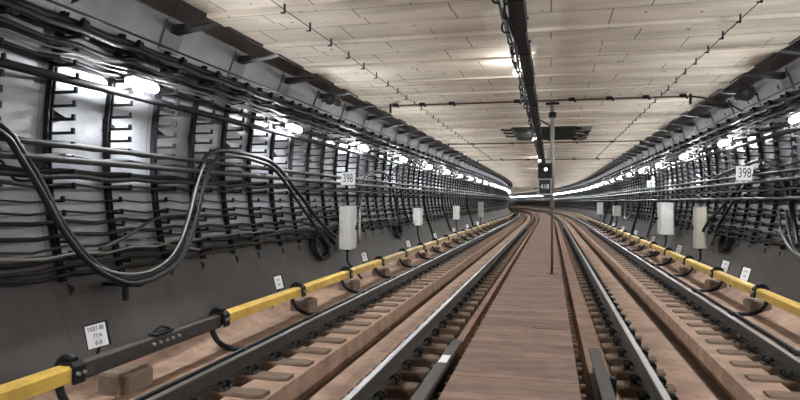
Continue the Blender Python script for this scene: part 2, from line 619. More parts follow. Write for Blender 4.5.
# ------------------------------------------------------------------ walkway between the tracks
WX0, WX1 = -0.90, 0.255
deck = MB()
deck.box(((WX0 + WX1) / 2, 0, 0.008), (WX1 - WX0, 1.357, 0.045), 0, None, 0.008)
deck_me = deck.mesh('deck', 'deck')
frame = MB()
for x in (WX0 + 0.12, (WX0 + WX1) / 2, WX1 - 0.12):
    frame.box((x, 0, -0.107), (0.09, 1.36, 0.186))
for y in (-0.6, 0.6):
    frame.box(((WX0 + WX1) / 2, y, -0.107), (WX1 - WX0 - 0.2, 0.08, 0.18))
frame_me = frame.mesh('bearer_frame', 'timber')
batten_me = [MB().box((0, 0, -0.045), (0.075, 0.07, 0.06), 0, None, 0.006).mesh('batten_end', 'timber')]
cleat = MB().box((0, 0, 0.034), (0.42, 0.12, 0.010), 0, None, 0.003).mesh('patch_board', 'timber')
n = 0
for i in range(-2, 66):
    s = 6.53 + i * 1.375
    n += 1
    p, rz = at(0, s, 0)
    t = thing('walkway_panel', '%s brown boarded walkway panel from the camera, between the tracks' % ordinal(n), 'walkway panel', p, rz, 'walkway panels between the tracks')
    put('deck', deck_me, t)
    put('bearer_frame', frame_me, t)
    if s < 26:
        for y in (-0.52, -0.26, 0.02, 0.27, 0.55):
            for x, d in ((WX0 - 0.015, -1), (WX1 + 0.015, 1)):
                put('batten_end', batten_me[0], t, (x + d * random.uniform(-0.015, 0.015), y + random.uniform(-0.05, 0.05), 0))
    if n == 4:
        put('patch_board', cleat, t, (-0.02, 0.4, -0.002))

# guard rail stubs beside the walkway
for X, lab, sd in ((-1.04, 'short dark steel guard rail left of the walkway, with a white sticker', 1), (0.47, 'short dark steel guard rail right of the walkway', -1)):
    p, rz = at(X, 5.1, 0)
    t = thing('guard_rail', lab, 'guard rail', p, rz, 'guard rail stubs beside the walkway')
    prof = [(-0.06, -0.24), (0.06, -0.24), (0.06, -0.22), (0.012, -0.205), (0.012, 0.02), (0.055, 0.03), (0.055, 0.065), (-0.055, 0.065), (-0.055, 0.03), (-0.012, 0.02), (-0.012, -0.205), (-0.06, -0.22)]
    put('guard_bar', MB().prism(prof, -2.6, 2.05).mesh('guard_bar', 'rusty'), t)
    for y in (-0.1, 1.2):
        put('support_chair', MB().box((-sd * 0.085, y, -0.12), (0.12, 0.10, 0.21), 0, None, 0.01).mesh('support_chair', 'steel'), t)
    if sd > 0:
        o = put('sticker', MB().box((0, 1.18, 0.0665), (0.085, 0.30, 0.002)).mesh('sticker', 'plate'), t)
        o['label'] = 'white paper sticker'

# ------------------------------------------------------------------ third rails
TX = {-1: -3.995, 1: 3.338}
BR = {-1: [4.55 + 2.5 * i for i in range(-1, 37)], 1: [5.85 + 2.75 * i for i in range(0, 66)]}
cover_prof = [(-0.075, 0.125), (-0.075, 0.235), (-0.055, 0.258), (0.055, 0.258), (0.075, 0.235), (0.075, 0.125), (0.066, 0.125), (0.066, 0.23), (0.05, 0.247), (-0.05, 0.247), (-0.066, 0.23), (-0.066, 0.125)]
for side, nm in SIDES:
    X = TX[side]
    first = BR[side][0]
    p, rz = at(X, first, 0)
    t = thing('third_rail', 'long third rail under yellow covers along the %s wall' % nm, 'third rail', p, 0, 'third rails')
    inv = (-p[0], -p[1], 0)
    ss = stations(first - 2.5, BR[side][-1], 1.25, 2.0, 50)
    cr = [(-0.045, 0.115), (0.045, 0.115), (0.045, 0.15), (0.015, 0.165), (0.015, 0.195), (0.05, 0.21), (0.05, 0.235), (-0.05, 0.235), (-0.05, 0.21), (-0.015, 0.195), (-0.015, 0.165), (-0.045, 0.15)]
    put('contact_rail', MB().sweep([(X + a, b) for a, b in cr], ss).mesh('contact_rail', 'rusty'), t, inv)
    for i in range(len(BR[side]) - 1):
        s0, s1 = BR[side][i] + 0.07, BR[side][i + 1] - 0.07
        if side < 0 and i == 1:
            # the one open length, with a bolted joint in it
            dark_part = [(-0.05, 0.10), (0.05, 0.10), (0.055, 0.13), (0.05, 0.24), (0.035, 0.25), (-0.035, 0.25), (-0.05, 0.24), (-0.055, 0.13)]
            o = put('bare_rail', MB().sweep([(X + a, b) for a, b in dark_part], [s0 + .05, 5.5, 6.3, s1]).mesh('bare_rail', 'rusty'), t, inv)
            o['label'] = 'dark uncovered length of rail'
            for k in range(5):
                put('joint_bolt', MB().cyl((0.05, 0, 0), (0.085, 0, 0), 0.016, 8).mesh('joint_bolt', 'galv'), o, W(X, 5.62 + 0.11 * k, 0.19))
            put('joint_clamp', MB().box((0, 0, 0.27), (0.10, 0.34, 0.03), 0, None, 0.01).tube(smooth_path([(-0.03, -0.1, 0.28), (0.0, 0.0, 0.33), (0.03, 0.12, 0.285)], 4), 0.014, 6).mesh('joint_clamp', 'steel'), o, W(X, 5.84, 0))
            continue
        nn = [s0, (s0 + s1) / 2, s1]
        c = MB().sweep([(X + a, b) for a, b in cover_prof], nn)
        put('yellow_cover', c.mesh('yellow_cover', 'pale_yellow' if i > (4 if side < 0 else 9) else 'yellow'), t, inv)

hook_me = {}
for side in (-1, 1):
    g = -side                                       # towards the track
    path = [(g * 0.47, 0, -0.175), (g * 0.30, 0, -0.178), (g * 0.12, 0, -0.165), (-g * 0.02, 0, -0.10), (-g * 0.10, 0, 0.02), (-g * 0.125, 0, 0.16), (-g * 0.10, 0, 0.27), (-g * 0.03, 0, 0.315), (g * 0.05, 0, 0.29)]
    hook_me[side, 'arm'] = MB().tube(smooth_path(path, 5), 0.032, 8, flat=1.25).mesh('curved_arm', 'steel')
    hook_me[side, 'foot'] = MB().box((g * 0.47, 0, -0.19), (0.22, 0.16, 0.03), 0, None, 0.006).mesh('foot_plate', 'steel')
    cl = MB()
    cl.prism([(-0.10, 0.10), (-0.10, 0.25), (-0.06, 0.285), (0.06, 0.285), (0.10, 0.25), (0.10, 0.10), (0.08, 0.10), (0.08, 0.24), (0.055, 0.263), (-0.055, 0.263), (-0.08, 0.24), (-0.08, 0.10)], -0.065, 0.065)
    hook_me[side, 'clamp'] = cl.mesh('rail_clamp', 'steel')
    hook_me[side, 'bolt'] = MB().cyl((g * 0.095, 0, 0.19), (g * 0.13, 0, 0.19), 0.017, 8).mesh('clamp_bolt', 'galv')
    plinth = MB()
    plinth.box((0, 0, -0.115), (0.34, 0.42, 0.21), 0, None, 0.025)
    hook_me[side, 'plinth'] = plinth.mesh('concrete_plinth', 'plinth')
for side, nm in SIDES:
    n = 0
    for s in BR[side]:
        if s > END[side] - 8:
            break
        if s < (4.0 if side < 0 else 8.0):
            continue
        n += 1
        p, rz = at(TX[side], s, 0)
        t = thing('third_rail_bracket', '%s curved black bracket from the camera holding the %s yellow third rail' % (ordinal(n), nm), 'bracket', p, rz, 'third rail brackets')
        put('curved_arm', hook_me[side, 'arm'], t)
        put('rail_clamp', hook_me[side, 'clamp'], t)
        if s < 40:
            put('foot_plate', hook_me[side, 'foot'], t)
        if s < 24:
            c = [o for o in t.children if o.name.startswith('rail_clamp')][0]
            put('clamp_bolt', hook_me[side, 'bolt'], c, (0, -0.035, 0))
            put('clamp_bolt', hook_me[side, 'bolt'], c, (0, 0.035, 0))
        if s < 60 and not (side < 0 and n == 2):
            q = 0.85 if n == 1 and side < 0 else 0.45
            p, rz = at(TX[side] + side * 0.09, s + q, 0)
            tag(put('concrete_plinth', hook_me[side, 'plinth'], None, p, rz), 'rough concrete block on the floor behind the %s third rail, just past bracket %s' % (nm, ordinal(n)), 'concrete block', 'concrete blocks behind the third rails')

# black earth cables lying beside the wall-side rails
for X, nm in ((-3.68, 'left'), (2.96, 'right')):
    ss = stations(0.0, 150.0, 0.89, 2.0, 40)
    wig = [random.uniform(-0.015, 0.015) for _ in ss]
    path = [W(X + w, s, -0.175) for s, w in zip(ss, wig)]
    tag(put('earth_cable', MB().tube(path, 0.026, 8).mesh('earth_cable', 'black')), 'black cable lying on the floor beside the %s wall-side running rail' % nm, 'cable', 'cables lying beside the rails')

# ------------------------------------------------------------------ cable racks
HZ = [0.95 + 0.14 * k for k in range(19)]


def hook_len(z):
    return 0.36 if 1.72 < z < 3.0 else (0.31 if z > 3.0 else 0.21)


def upright(mb, side, ox, oz):
    """U-channel following the lining."""
    zs = [0.82 + 0.2 * k for k in range(14)] + [3.60]
    sec = [(0.004, -0.034), (0.062, -0.034), (0.062, -0.016), (0.022, -0.016), (0.022, 0.016), (0.062, 0.016), (0.062, 0.034), (0.004, 0.034)]
    o = len(mb.v)
    n = len(sec)
    for z in zs:
        mb.v += [(wall_x(z, d, side) - ox, y, z - oz) for d, y in sec]
    for i in range(len(zs) - 1):
        for j in range(n):
            q = (j + 1) % n
            mb.face((o + i * n + j, o + i * n + q, o + (i + 1) * n + q, o + (i + 1) * n + j))
    mb.face([o + j for j in range(n)])
    mb.face([o + (len(zs) - 1) * n + j for j in reversed(range(n))])


def hook(mb, side, z, x, dz):
    L = hook_len(z) * 1.0
    g = -side
    poly = [(0.03, -0.014), (L, -0.014), (L, 0.05), (L - 0.034, 0.05), (L - 0.034, 0.014), (0.03, 0.014)]
    mb.prism([(x + g * a, dz + b) for a, b in poly], -0.013, 0.013)


rack_me = {}
for side in (-1, 1):
    ox, oz = wall_x(0.82, 0.0, side), 0.82
    u = MB()
    upright(u, side, ox, oz)
    rack_me[side, 'upright'] = u.mesh('upright', 'steel')
    for L in (0.36, 0.31, 0.21):
        h = MB()
        z = {0.36: 2.35, 0.31: 3.33, 0.21: 1.2}[L]
        hook(h, side, z, 0, 0)
        rack_me[side, L] = h.mesh('hook_arm', 'steel')
    c = MB()
    c.box((0, 0, 0), (0.06, 0.10, 0.20), 0, None, 0.012)
    rack_me[side, 'clamp'] = c.mesh('cable_clamp', 'steel')
    f = MB()
    upright(f, side, ox, oz)
    for z in HZ:
        hook(f, side, z, wall_x(z, 0, side) - ox, z - oz)
    f.box((wall_x(3.42, 0.27, side) - ox, 0.0, 3.42 - oz), (0.06, 0.10, 0.2))
    rack_me[side, 'far'] = f.mesh('cable_rack_post', 'steel')

POST0 = {-1: 5.45 - PITCH, 1: 12.55 - PITCH * 2}
for side, nm in SIDES:
    n = 0
    s = POST0[side]
    ox, oz = wall_x(0.82, 0.0, side), 0.82
    while s < (102 if side < 0 else 196):
        n += 1
        p, rz = at(ox, s, oz)
        lab = '%s black steel cable rack post from the camera on the %s wall' % (ordinal(n), nm)
        near = n <= 22
        if near:
            t = thing('cable_rack_post', lab, 'cable rack', p, rz, 'cable rack posts on the %s wall' % nm)
            put('upright', rack_me[side, 'upright'], t)
            for z in HZ:
                put('hook_arm', rack_me[side, hook_len(z)], t, (wall_x(z, 0, side) - ox, 0, z - oz))
            put('cable_clamp', rack_me[side, 'clamp'], t, (wall_x(3.42, 0.27, side) - ox, 0.06, 3.42 - oz))
        else:
            tag(put('cable_rack_post', rack_me[side, 'far'], None, p, rz), lab, 'cable rack', 'cable rack posts on the %s wall' % nm)
        s += PITCH

# cables lying on the racks: (height, distance from the wall, radius, sheath, look)
CAB = [
    (3.545, 0.30, 0.015, 'black', 'thin black rod'), (3.475, 0.20, 0.040, 'black', 'thick black cable'), (3.395, 0.29, 0.036, 'black', 'thick black cable'),
    (3.380, 0.16, 0.030, 'black', 'black cable'), (3.245, 0.29, 0.032, 'black', 'black cable'), (3.235, 0.20, 0.022, 'grey', 'grey cable'), (3.222, 0.12, 0.012, 'pale', 'thin pale cable'),
    (3.160, 0.33, 0.010, 'pale', 'thin pale cable'), (3.120, 0.32, 0.011, 'pale', 'thin pale cable'), (3.092, 0.21, 0.022, 'black', 'black cable'), (3.085, 0.12, 0.020, 'grey', 'grey cable'),
    (2.895, 0.25, 0.046, 'steel', 'thick dark conduit'), (2.205, 0.395, 0.028, 'grey', 'grey conduit'), (2.242, 0.29, 0.024, 'black', 'black cable'), (2.240, 0.20, 0.020, 'black', 'black cable'),
    (2.060, 0.405, 0.035, 'grey', 'thick grey conduit'), (2.108, 0.31, 0.030, 'black', 'black cable'), (2.106, 0.23, 0.028, 'black', 'black cable'), (2.104, 0.15, 0.026, 'black', 'black cable'),
    (1.965, 0.27, 0.024, 'black', 'black cable'), (1.962, 0.19, 0.022, 'grey', 'grey cable'), (1.960, 0.11, 0.020, 'black', 'black cable'),
    (1.905, 0.385, 0.030, 'black', 'thick black cable'), (1.825, 0.30, 0.016, 'black', 'thin black cable'), (1.665, 0.19, 0.010, 'black', 'very thin black wire'),
    (1.545, 0.19, 0.012, 'black', 'thin black wire'), (1.445, 0.20, 0.021, 'black', 'black cable'), (1.305, 0.24, 0.022, 'black', 'black cable'), (1.205, 0.17, 0.014, 'grey', 'thin grey cable'),
    (1.140, 0.25, 0.016, 'pale', 'thin pale cable'), (1.085, 0.18, 0.022, 'black', 'black cable'), (0.995, 0.20, 0.022, 'black', 'black cable'), (0.925, 0.14, 0.022, 'black', 'black cable'),
]
CABR = CAB + [(2.345, 0.30, 0.024, 'black', 'black cable'), (1.745, 0.40, 0.036, 'black', 'thick black cable')]
CABR.sort(key=lambda c: -c[0])
for side, nm in SIDES:
    cabs = CAB if side < 0 else CABR
    for i, (z, off, r, mat, look) in enumerate(cabs):
        if side > 0 and mat == 'grey' and i % 2:
            mat, look = 'black', look.replace('grey', 'black')
        ss = []
        s = POST0[side] - PITCH * (3 if side < 0 else 4)
        while s < (102 if side < 0 else 194):
            step = PITCH / 2 if s < 40 else PITCH * 2
            ss.append(s)
            s += step
        loose = 0.0 if look.find('con') >= 0 or look.find('rod') >= 0 else min(0.03, 0.0007 / r)
        low = z < 1.35
        path = []
        ph = random.uniform(0, 6)
        for k, s in enumerate(ss):
            dz = -loose * (0.6 + 0.7 * random.random()) if k % 2 else 0.0
            dd = 0.0
            if low:
                dz += 0.022 * math.sin(s * 0.9 + ph) * (1 if s < 60 else 0)
                dd = 0.03 * math.sin(s * 0.53 + ph * 2)
            elif loose:
                dd = 0.012 * math.sin(s * 0.7 + ph)
            path.append(W(wall_x(z + dz, off + dd, side), s, z + dz))
        o = put('conduit' if 'conduit' in look else 'cable', MB().tube(path, r, 6).mesh('cable', mat))
        tag(o, '%s from the top on the %s wall racks, a %s' % (ordinal(i + 1), nm, look), 'cable', 'cables along the %s wall racks' % nm)

# ------------------------------------------------------------------ draped cables
DRAPES = [
    ([(-4.70, 3.9, 2.50), (-4.71, 4.52, 2.32), (-4.71, 4.74, 2.12), (-4.70, 4.95, 1.85), (-4.65, 5.15, 1.47), (-4.57, 5.40, 1.11), (-4.51, 5.69, 0.89), (-4.47, 6.05, 0.79), (-4.50, 6.65, 0.88), (-4.57, 7.06, 1.09),
      (-4.65, 7.41, 1.47), (-4.70, 7.67, 1.94), (-4.71, 7.93, 2.29), (-4.71, 8.42, 2.40), (-4.71, 9.22, 2.39), (-4.71, 10.17, 2.29), (-4.69, 11.25, 1.77), (-4.60, 12.1, 1.23), (-4.52, 12.85, 0.87)], 0.036, 'black',
     'thickest black cable hanging in a deep loop on the near left wall'),
    ([(-4.62, 3.9, 2.42), (-4.63, 4.46, 2.24), (-4.63, 4.66, 2.04), (-4.62, 4.87, 1.76), (-4.58, 5.10, 1.38), (-4.50, 5.36, 1.04), (-4.44, 5.68, 0.83), (-4.41, 6.05, 0.745), (-4.44, 6.68, 0.84), (-4.50, 7.10, 1.05),
      (-4.58, 7.48, 1.47), (-4.63, 7.76, 1.94), (-4.64, 8.02, 2.22), (-4.64, 8.50, 2.32), (-4.64, 9.25, 2.31), (-4.64, 10.05, 2.18), (-4.62, 10.95, 1.67), (-4.52, 11.7, 1.12), (-4.45, 12.3, 0.70)], 0.030, 'black',
     'second black cable of the deep loop, hanging just under the thickest one'),
    ([(-4.66, 5.03, 1.66), (-4.60, 5.24, 1.27), (-4.52, 5.48, 1.00), (-4.45, 5.90, 0.86), (-4.45, 6.40, 0.87), (-4.52, 6.90, 1.04), (-4.60, 7.30, 1.40), (-4.66, 7.62, 1.90), (-4.67, 7.80, 2.16)], 0.014, 'pale',
     'thin pale cable tied along the deep black cable loop'),
    ([(-4.74, 7.65, 2.21), (-4.72, 7.70, 1.80), (-4.67, 7.44, 1.40), (-4.59, 7.19, 1.09), (-4.50, 6.75, 0.79)], 0.012, 'pale', 'thin pale cable trailing down right of the deep loop'),
    ([(-4.46, 14.05, 0.62), (-4.67, 14.76, 1.31), (-4.76, 15.55, 2.20), (-4.75, 16.46, 2.45), (-4.75, 17.95, 2.46), (-4.76, 18.82, 2.00), (-4.65, 19.05, 1.22), (-4.49, 18.95, 0.70)], 0.035, 'black',
     'black cable arching over the racks past the first white cabinet on the left wall'),
    ([(-4.50, 14.50, 0.66), (-4.70, 15.2, 1.45), (-4.75, 15.75, 2.17), (-4.74, 16.2, 2.40), (-4.74, 16.9, 2.36)], 0.030, 'pale', 'pale cable rising beside the first white cabinet on the left wall'),
    ([(-4.68, 5.75, 1.14), (-4.70, 6.09, 1.21), (-4.74, 6.69, 1.40), (-4.75, 7.0, 1.45), (-4.75, 7.82, 1.46)], 0.020, 'grey', 'grey cable climbing slantwise behind the deep black loop'),
    ([(-4.73, 5.81, 1.12), (-4.75, 6.33, 1.22), (-4.72, 7.07, 1.09), (-4.69, 7.73, 0.98)], 0.012, 'pale', 'thin pale cable bowed upward behind the deep black loop'),
    ([(-4.86, 4.40, 2.05), (-4.86, 4.67, 2.02), (-4.85, 4.81, 1.86), (-4.85, 4.99, 1.85), (-4.85, 5.20, 1.93)], 0.012, 'black', 'thin black cable sagging at the left edge, behind the deep loop'),
    ([(-4.70, 9.23, 1.03), (-4.72, 10.85, 1.10), (-4.70, 12.36, 1.01), (-4.60, 13.02, 0.69)], 0.028, 'black', 'black cable running low into the foot of the first left cabinet'),
    ([(-4.70, 10.4, 1.30), (-4.70, 11.6, 1.22), (-4.64, 12.5, 1.02), (-4.55, 12.95, 0.72)], 0.025, 'black', 'black cable drooping into the side of the first left cabinet'),
    ([(-4.72, 19.6, 2.1), (-4.70, 19.9, 1.6), (-4.58, 20.3, 1.0), (-4.50, 20.7, 0.85)], 0.032, 'black', 'black cable hanging down to the second cabinet on the left wall'),
    ([(-4.72, 23.5, 2.2), (-4.73, 23.7, 1.5), (-4.55, 23.9, 0.7), (-4.40, 24.0, 0.2)], 0.05, 'black', 'thick black cable drop past the second cabinet on the left wall'),
    ([(-4.72, 27.6, 2.0), (-4.72, 27.8, 1.4), (-4.55, 28.1, 0.8), (-4.42, 28.3, 0.3)], 0.05, 'grey', 'grey cable drop before the third cabinet on the left wall'),
    ([(3.98, 19.83, 1.87), (3.99, 17.01, 2.27), (3.98, 14.52, 2.45), (3.98, 13.25, 2.47), (3.99, 12.46, 2.33), (3.98, 12.06, 1.97), (3.93, 11.66, 1.46), (3.84, 11.23, 1.06)], 0.036, 'black',
     'black cable arching over the right wall racks beside the 398 plate'),
    ([(3.92, 13.1, 2.40), (3.93, 12.40, 2.25), (3.92, 11.95, 1.90), (3.87, 11.5, 1.38), (3.78, 11.05, 0.98)], 0.032, 'black', 'black cable dropping down the near right wall under the arch'),
    ([(3.94, 14.02, 2.28), (3.93, 14.83, 1.97), (3.89, 15.95, 1.55), (3.82, 16.94, 1.17), (3.71, 17.29, 0.80)], 0.032, 'black', 'upper black cable slanting down left of the 398 plate on the right wall'),
    ([(3.94, 13.76, 2.27), (3.93, 14.53, 1.92), (3.88, 15.40, 1.49), (3.79, 15.96, 1.06), (3.66, 15.87, 0.67)], 0.032, 'black', 'lower black cable slanting down below the 398 plate on the right wall'),
    ([(3.94, 12.35, 1.53), (3.89, 12.15, 1.27), (3.83, 11.73, 1.03), (3.79, 11.19, 0.87), (3.77, 10.66, 0.82)], 0.022, 'pale', 'pale hose curving down at the right edge, the longer one'),
    ([(3.94, 12.01, 1.53), (3.88, 11.75, 1.24), (3.82, 11.33, 0.98), (3.77, 10.89, 0.82)], 0.022, 'pale', 'pale hose curving down at the right edge, the shorter one'),
    ([(3.95, 17.6, 2.2), (3.93, 18.0, 1.85), (3.90, 18.2, 1.55)], 0.016, 'pale', 'thin pale cable slanting into the top of the beige post box'),
    ([(3.96, 26.5, 2.1), (3.95, 26.2, 1.5), (3.80, 25.8, 0.9), (3.62, 25.6, 0.3)], 0.05, 'black', 'black cable drop behind the large white cabinet on the right wall'),
    ([(3.96, 30.2, 2.1), (3.95, 30.3, 1.5), (3.82, 30.5, 0.9), (3.66, 30.7, 0.2)], 0.06, 'black', 'black cable drop between the large cabinet and the pale cable loop on the right'),
    ([(3.96, 41.0, 2.1), (3.95, 41.1, 1.5), (3.82, 41.3, 0.9), (3.66, 41.5, 0.2)], 0.07, 'black', 'black cable drop past the small white cabinet far along the right wall'),
    ([(3.96, 46.0, 2.1), (3.95, 46.1, 1.5), (3.82, 46.3, 0.9), (3.66, 46.5, 0.2)], 0.07, 'grey', 'grey cable drop just before the farthest white cabinet on the right wall'),
    ([(-4.72, 36.0, 2.1), (-4.72, 36.2, 1.4), (-4.55, 36.5, 0.8), (-4.42, 36.8, 0.2)], 0.06, 'black', 'black cable drop between the third cabinet and the beige one on the left'),
    ([(3.90, 33.0, 1.9), (3.90, 33.0, 1.2), (3.80, 33.4, 0.85), (3.78, 34.4, 0.80), (3.84, 35.0, 1.0), (3.90, 35.2, 1.6)], 0.05, 'pale', 'pale cable loop hanging farther along the right wall'),
]
for pts, r, mat, lab in DRAPES:
    tag(put('draped_cable', MB().tube(smooth_path([W(*p) for p in pts], 6), r, 10).mesh('draped_cable', mat)), lab, 'cable', 'draped cables')
# saddle that carries the bottom of the deep loop
p, rz = at(wall_x(0.74, 0, -1), 6.05, 0.74)
t = thing('cable_saddle', 'black saddle bracket under the lowest point of the deep cable loop', 'bracket', p, rz)
put('saddle_arm', MB().box((0.24, 0, -0.02), (0.48, 0.05, 0.035)).mesh('saddle_arm', 'steel'), t)
put('saddle_leg', MB().box((0.30, -0.02, -0.11), (0.05, 0.05, 0.16)).mesh('saddle_leg', 'steel'), t)

# ------------------------------------------------------------------ tunnel lamps
housing = {}
for side in (-1, 1):
    g = -side
    h = MB()
    h.prism([(-g * 0.10, 0.0), (-g * 0.10, 0.075), (g * 0.03, 0.085), (g * 0.085, 0.058), (g * 0.08, 0.048), (g * 0.03, 0.072), (-g * 0.088, 0.062), (-g * 0.088, 0.0)], -0.23, 0.23)
    housing[side, 'h'] = h.mesh('housing', 'galv')
    d = MB()
    d.tube([(0, -0.215, 0.0), (0, -0.20, 0.0), (0, 0.20, 0.0), (0, 0.215, 0.0)], [0.03, 0.05, 0.05, 0.03], 12)
    housing[side, 'd'] = d.mesh('diffuser', 'glow')
    c = MB()
    c.box((-g * 0.22, 0, -0.03), (0.30, 0.05, 0.02))
    housing[side, 'b'] = c.mesh('mounting_strap', 'steel')
    housing[side, 'c'] = MB().cyl((0, -0.345, 0.0), (0, -0.31, 0.0), 0.055, 12).mesh('end_cap', 'galv')
for side, nm in SIDES:
    s = 6.44 - 4.46 * 3 if side < 0 else 11.2 - 4.42 * 4
    n = 0
    pit = 4.46 if side < 0 else 4.42
    while s < (103 if side < 0 else 200):
        p, rz = at(wall_x(3.0, 0.40, side), s, 3.0)
        seen = s > (5 if side < 0 else 10)
        n += 1 if seen else 0
        lab = ('%s lit white tube lamp from the camera along the %s wall' % (ordinal(n), nm)) if seen else 'lit white tube lamp on the %s wall, %s one behind the picture edge' % (nm, ordinal(1 + int((8 - s) / pit)))
        t = thing('tunnel_lamp', lab, 'lamp', p, rz, 'tube lamps along the %s wall' % nm)
        put('housing', housing[side, 'h'], t)
        put('diffuser', housing[side, 'd'], t)
        put('mounting_strap', housing[side, 'b'], t)
        s += pit

# ------------------------------------------------------------------ brackets that carry the ceiling slabs
cb = {}
for side in (-1, 1):
    edge = CL if side < 0 else CR
    ox, oz = wall_x(3.72, 0, side), 3.72
    b = MB()
    pr = [(wall_x(3.83, -0.03, side), 3.83), (wall_x(3.83, 0.04, side), 3.83), (edge + side * 0.12, 3.90), (edge - side * 0.02, 3.932), (edge + side * 0.3, 3.934), (wall_x(3.93, -0.03, side), 3.932)]
    b.prism([(x - ox, z - oz) for x, z in pr], -0.085, 0.085)
    cb[side, 'w'] = b.mesh('wedge', 'corbel')
    pl = MB()
    zz = [3.60, 3.7, 3.8, 3.9, 3.99]
    o = 0
    for z in zz:
        pl.v += [(wall_x(z, d, side) - ox, y, z - oz) for d, y in ((0.0, -0.2), (0.025, -0.2), (0.025, 0.2), (0.0, 0.2))]
    for i in range(len(zz) - 1):
        for j in range(4):
            q = (j + 1) % 4
            pl.face((i * 4 + j, i * 4 + q, i * 4 + 4 + q, i * 4 + 4 + j))
    pl.face((0, 1, 2, 3))
    cb[side, 'p'] = pl.mesh('back_plate', 'lining')
    f = MB()
    f.prism([(x - ox, z - oz) for x, z in pr], -0.085, 0.085)
    cb[side, 'f'] = f.mesh('ceiling_bracket', 'corbel')
for side, nm in SIDES:
    s = 7.25 if side < 0 else 8.65
    n = 0
    while s < (100 if side < 0 else 190):
        n += 1
        p, rz = at(wall_x(3.72, 0, side), s, 3.72)
        lab = '%s dark wedge bracket from the camera carrying the ceiling edge on the %s' % (ordinal(n), nm)
        if s < 35:
            t = thing('ceiling_bracket', lab, 'ceiling bracket', p, rz, 'ceiling brackets on the %s' % nm)
            put('wedge', cb[side, 'w'], t)
            put('back_plate', cb[side, 'p'], t)
        else:
            tag(put('ceiling_bracket', cb[side, 'f'], None, p, rz), lab, 'ceiling bracket', 'ceiling brackets on the %s' % nm)
        s += RING

# ------------------------------------------------------------------ cable tray under the middle of the ceiling
p, rz = at(-0.34, 4.0, 3.98)
t = thing('cable_tray', 'long black covered cable tray under the middle of the ceiling', 'cable tray', p, 0)
inv = (-p[0], -p[1], -p[2])
s = 4.0
k = 0
while s < 120:
    x0, x1 = -0.43 + random.uniform(-0.01, 0.01), -0.285 + 0.012 * (k % 3) - 0.012
    z0 = 3.66 + 0.012 * (k % 2)
    if k < 90:
        put('tray_section', MB().sweep([(x0, z0), (x1, z0), (x1, 3.86), (x0, 3.86)], [s + 0.01, s + 1.16]).mesh('tray_section', 'steel'), t, inv)
    if s < 40:
        h = MB()
        q = W(-0.355, s + 0.5, 0)
        h.box((q[0], q[1], 3.91), (0.03, 0.05, 0.13)).box((q[0], q[1], 3.968), (0.16, 0.08, 0.012))
        put('hanger', h.mesh('hanger', 'steel'), t, inv)
    s += 1.17
    k += 1
# cable hooks along the left side of the tray
n = 0
s = 5.6
while s < 30:
    q = W(-0.43, s, 3.70)
    d = random.uniform(0.06, 0.13)
    path = [(0, 0, 0.06), (-d * 0.7, 0, 0.05), (-d, 0, -0.02), (-d * 0.9, 0, -0.09), (-d * 0.4, 0, -0.10)]
    put('cable_hook', MB().tube(smooth_path(path, 3), 0.012, 6).mesh('cable_hook', 'steel'), t, (q[0] + inv[0], q[1] + inv[1], q[2] + inv[2]))
    s += 0.55
for i, (dx, z, r, mat, look) in enumerate(((-0.455, 3.80, 0.022, 'black', 'uppermost black'), (-0.475, 3.73, 0.018, 'black', 'second black'), (-0.50, 3.68, 0.014, 'grey', 'looping grey'), (-0.515, 3.645, 0.011, 'black', 'lowest thin black'))):
    path = []
    for s in frange(4.0, 60.0, 0.28):
        a = 0.035 if i >= 1 else 0.012
        path.append(W(dx + a * 0.8 * math.sin(s * 2.3 + i) * random.random(), s, z + a * math.sin(s * 3.1 + i * 2) * random.random()))
    tag(put('tray_cable', MB().tube(path, r, 6).mesh('tray_cable', mat)), '%s cable hanging along the left side of the ceiling tray' % look, 'cable', 'cables beside the ceiling tray')
for i, s in enumerate((10.35, 21.6, 32.8, 44.0, 55.5)):
    p, rz = at(-0.54, s, 3.84)
    t = thing('ceiling_bulb', '%s small lit bulb from the camera beside the ceiling cable tray' % ordinal(i + 1), 'lamp', p, rz, 'bulbs beside the ceiling tray')
    put('lamp_holder', MB().cyl((0, 0, 0.14), (0, 0, -0.02), 0.035, 10).mesh('lamp_holder', 'steel'), t)
    b = MB()
    b.tube([(0, 0, -0.02), (0, 0, -0.04), (0, 0, -0.08), (0, 0, -0.115), (0, 0, -0.13)], [0.025, 0.045, 0.055, 0.04, 0.01], 12)
    put('bulb', b.mesh('bulb', 'bulb'), t)

# ------------------------------------------------------------------ pipes, wires and hatch on the ceiling
PIPES = ((14.45, -3.72, 2.90, 3.93, (-3.6, -2.95, -2.25, -0.75, 0.45, 1.25, 2.0, 2.75), 'nearest dark conduit crossing the ceiling, joined to the pole top'),
         (24.6, -3.95, 3.25, 3.92, (-3.0, -1.5, 0.9, 2.2), 'second dark conduit crossing the ceiling, beyond the vent hatch'),
         (34.5, -3.9, 3.2, 3.92, (-2.6, -1.2, 1.2, 2.4), 'third dark conduit crossing the ceiling, far beyond the vent hatch'))
for s, x0, x1, z, cl, lab in PIPES:
    p, rz = at(0, s, z)
    t = thing('ceiling_conduit', lab, 'conduit', p, rz, 'conduits crossing the ceiling')
    put('pipe', MB().tube([(x0, 0, 0), (x1, 0, 0)], 0.022, 8).mesh('pipe', 'rust_pipe'), t)
    for x in cl:
        c = MB().box((0, 0, 0.012), (0.14, 0.09, 0.075), 0, None, 0.01).tube([(0.05, -0.03, -0.02), (0.09, -0.05, -0.05)], 0.02, 6)
        put('pipe_clamp', c.mesh('pipe_clamp', 'steel'), t, (x, 0, 0))
    for x in (x0, x1):
        put('upturned_end', MB().box((x, 0, -0.04), (0.045, 0.05, 0.26)).mesh('upturned_end', 'steel'), t)
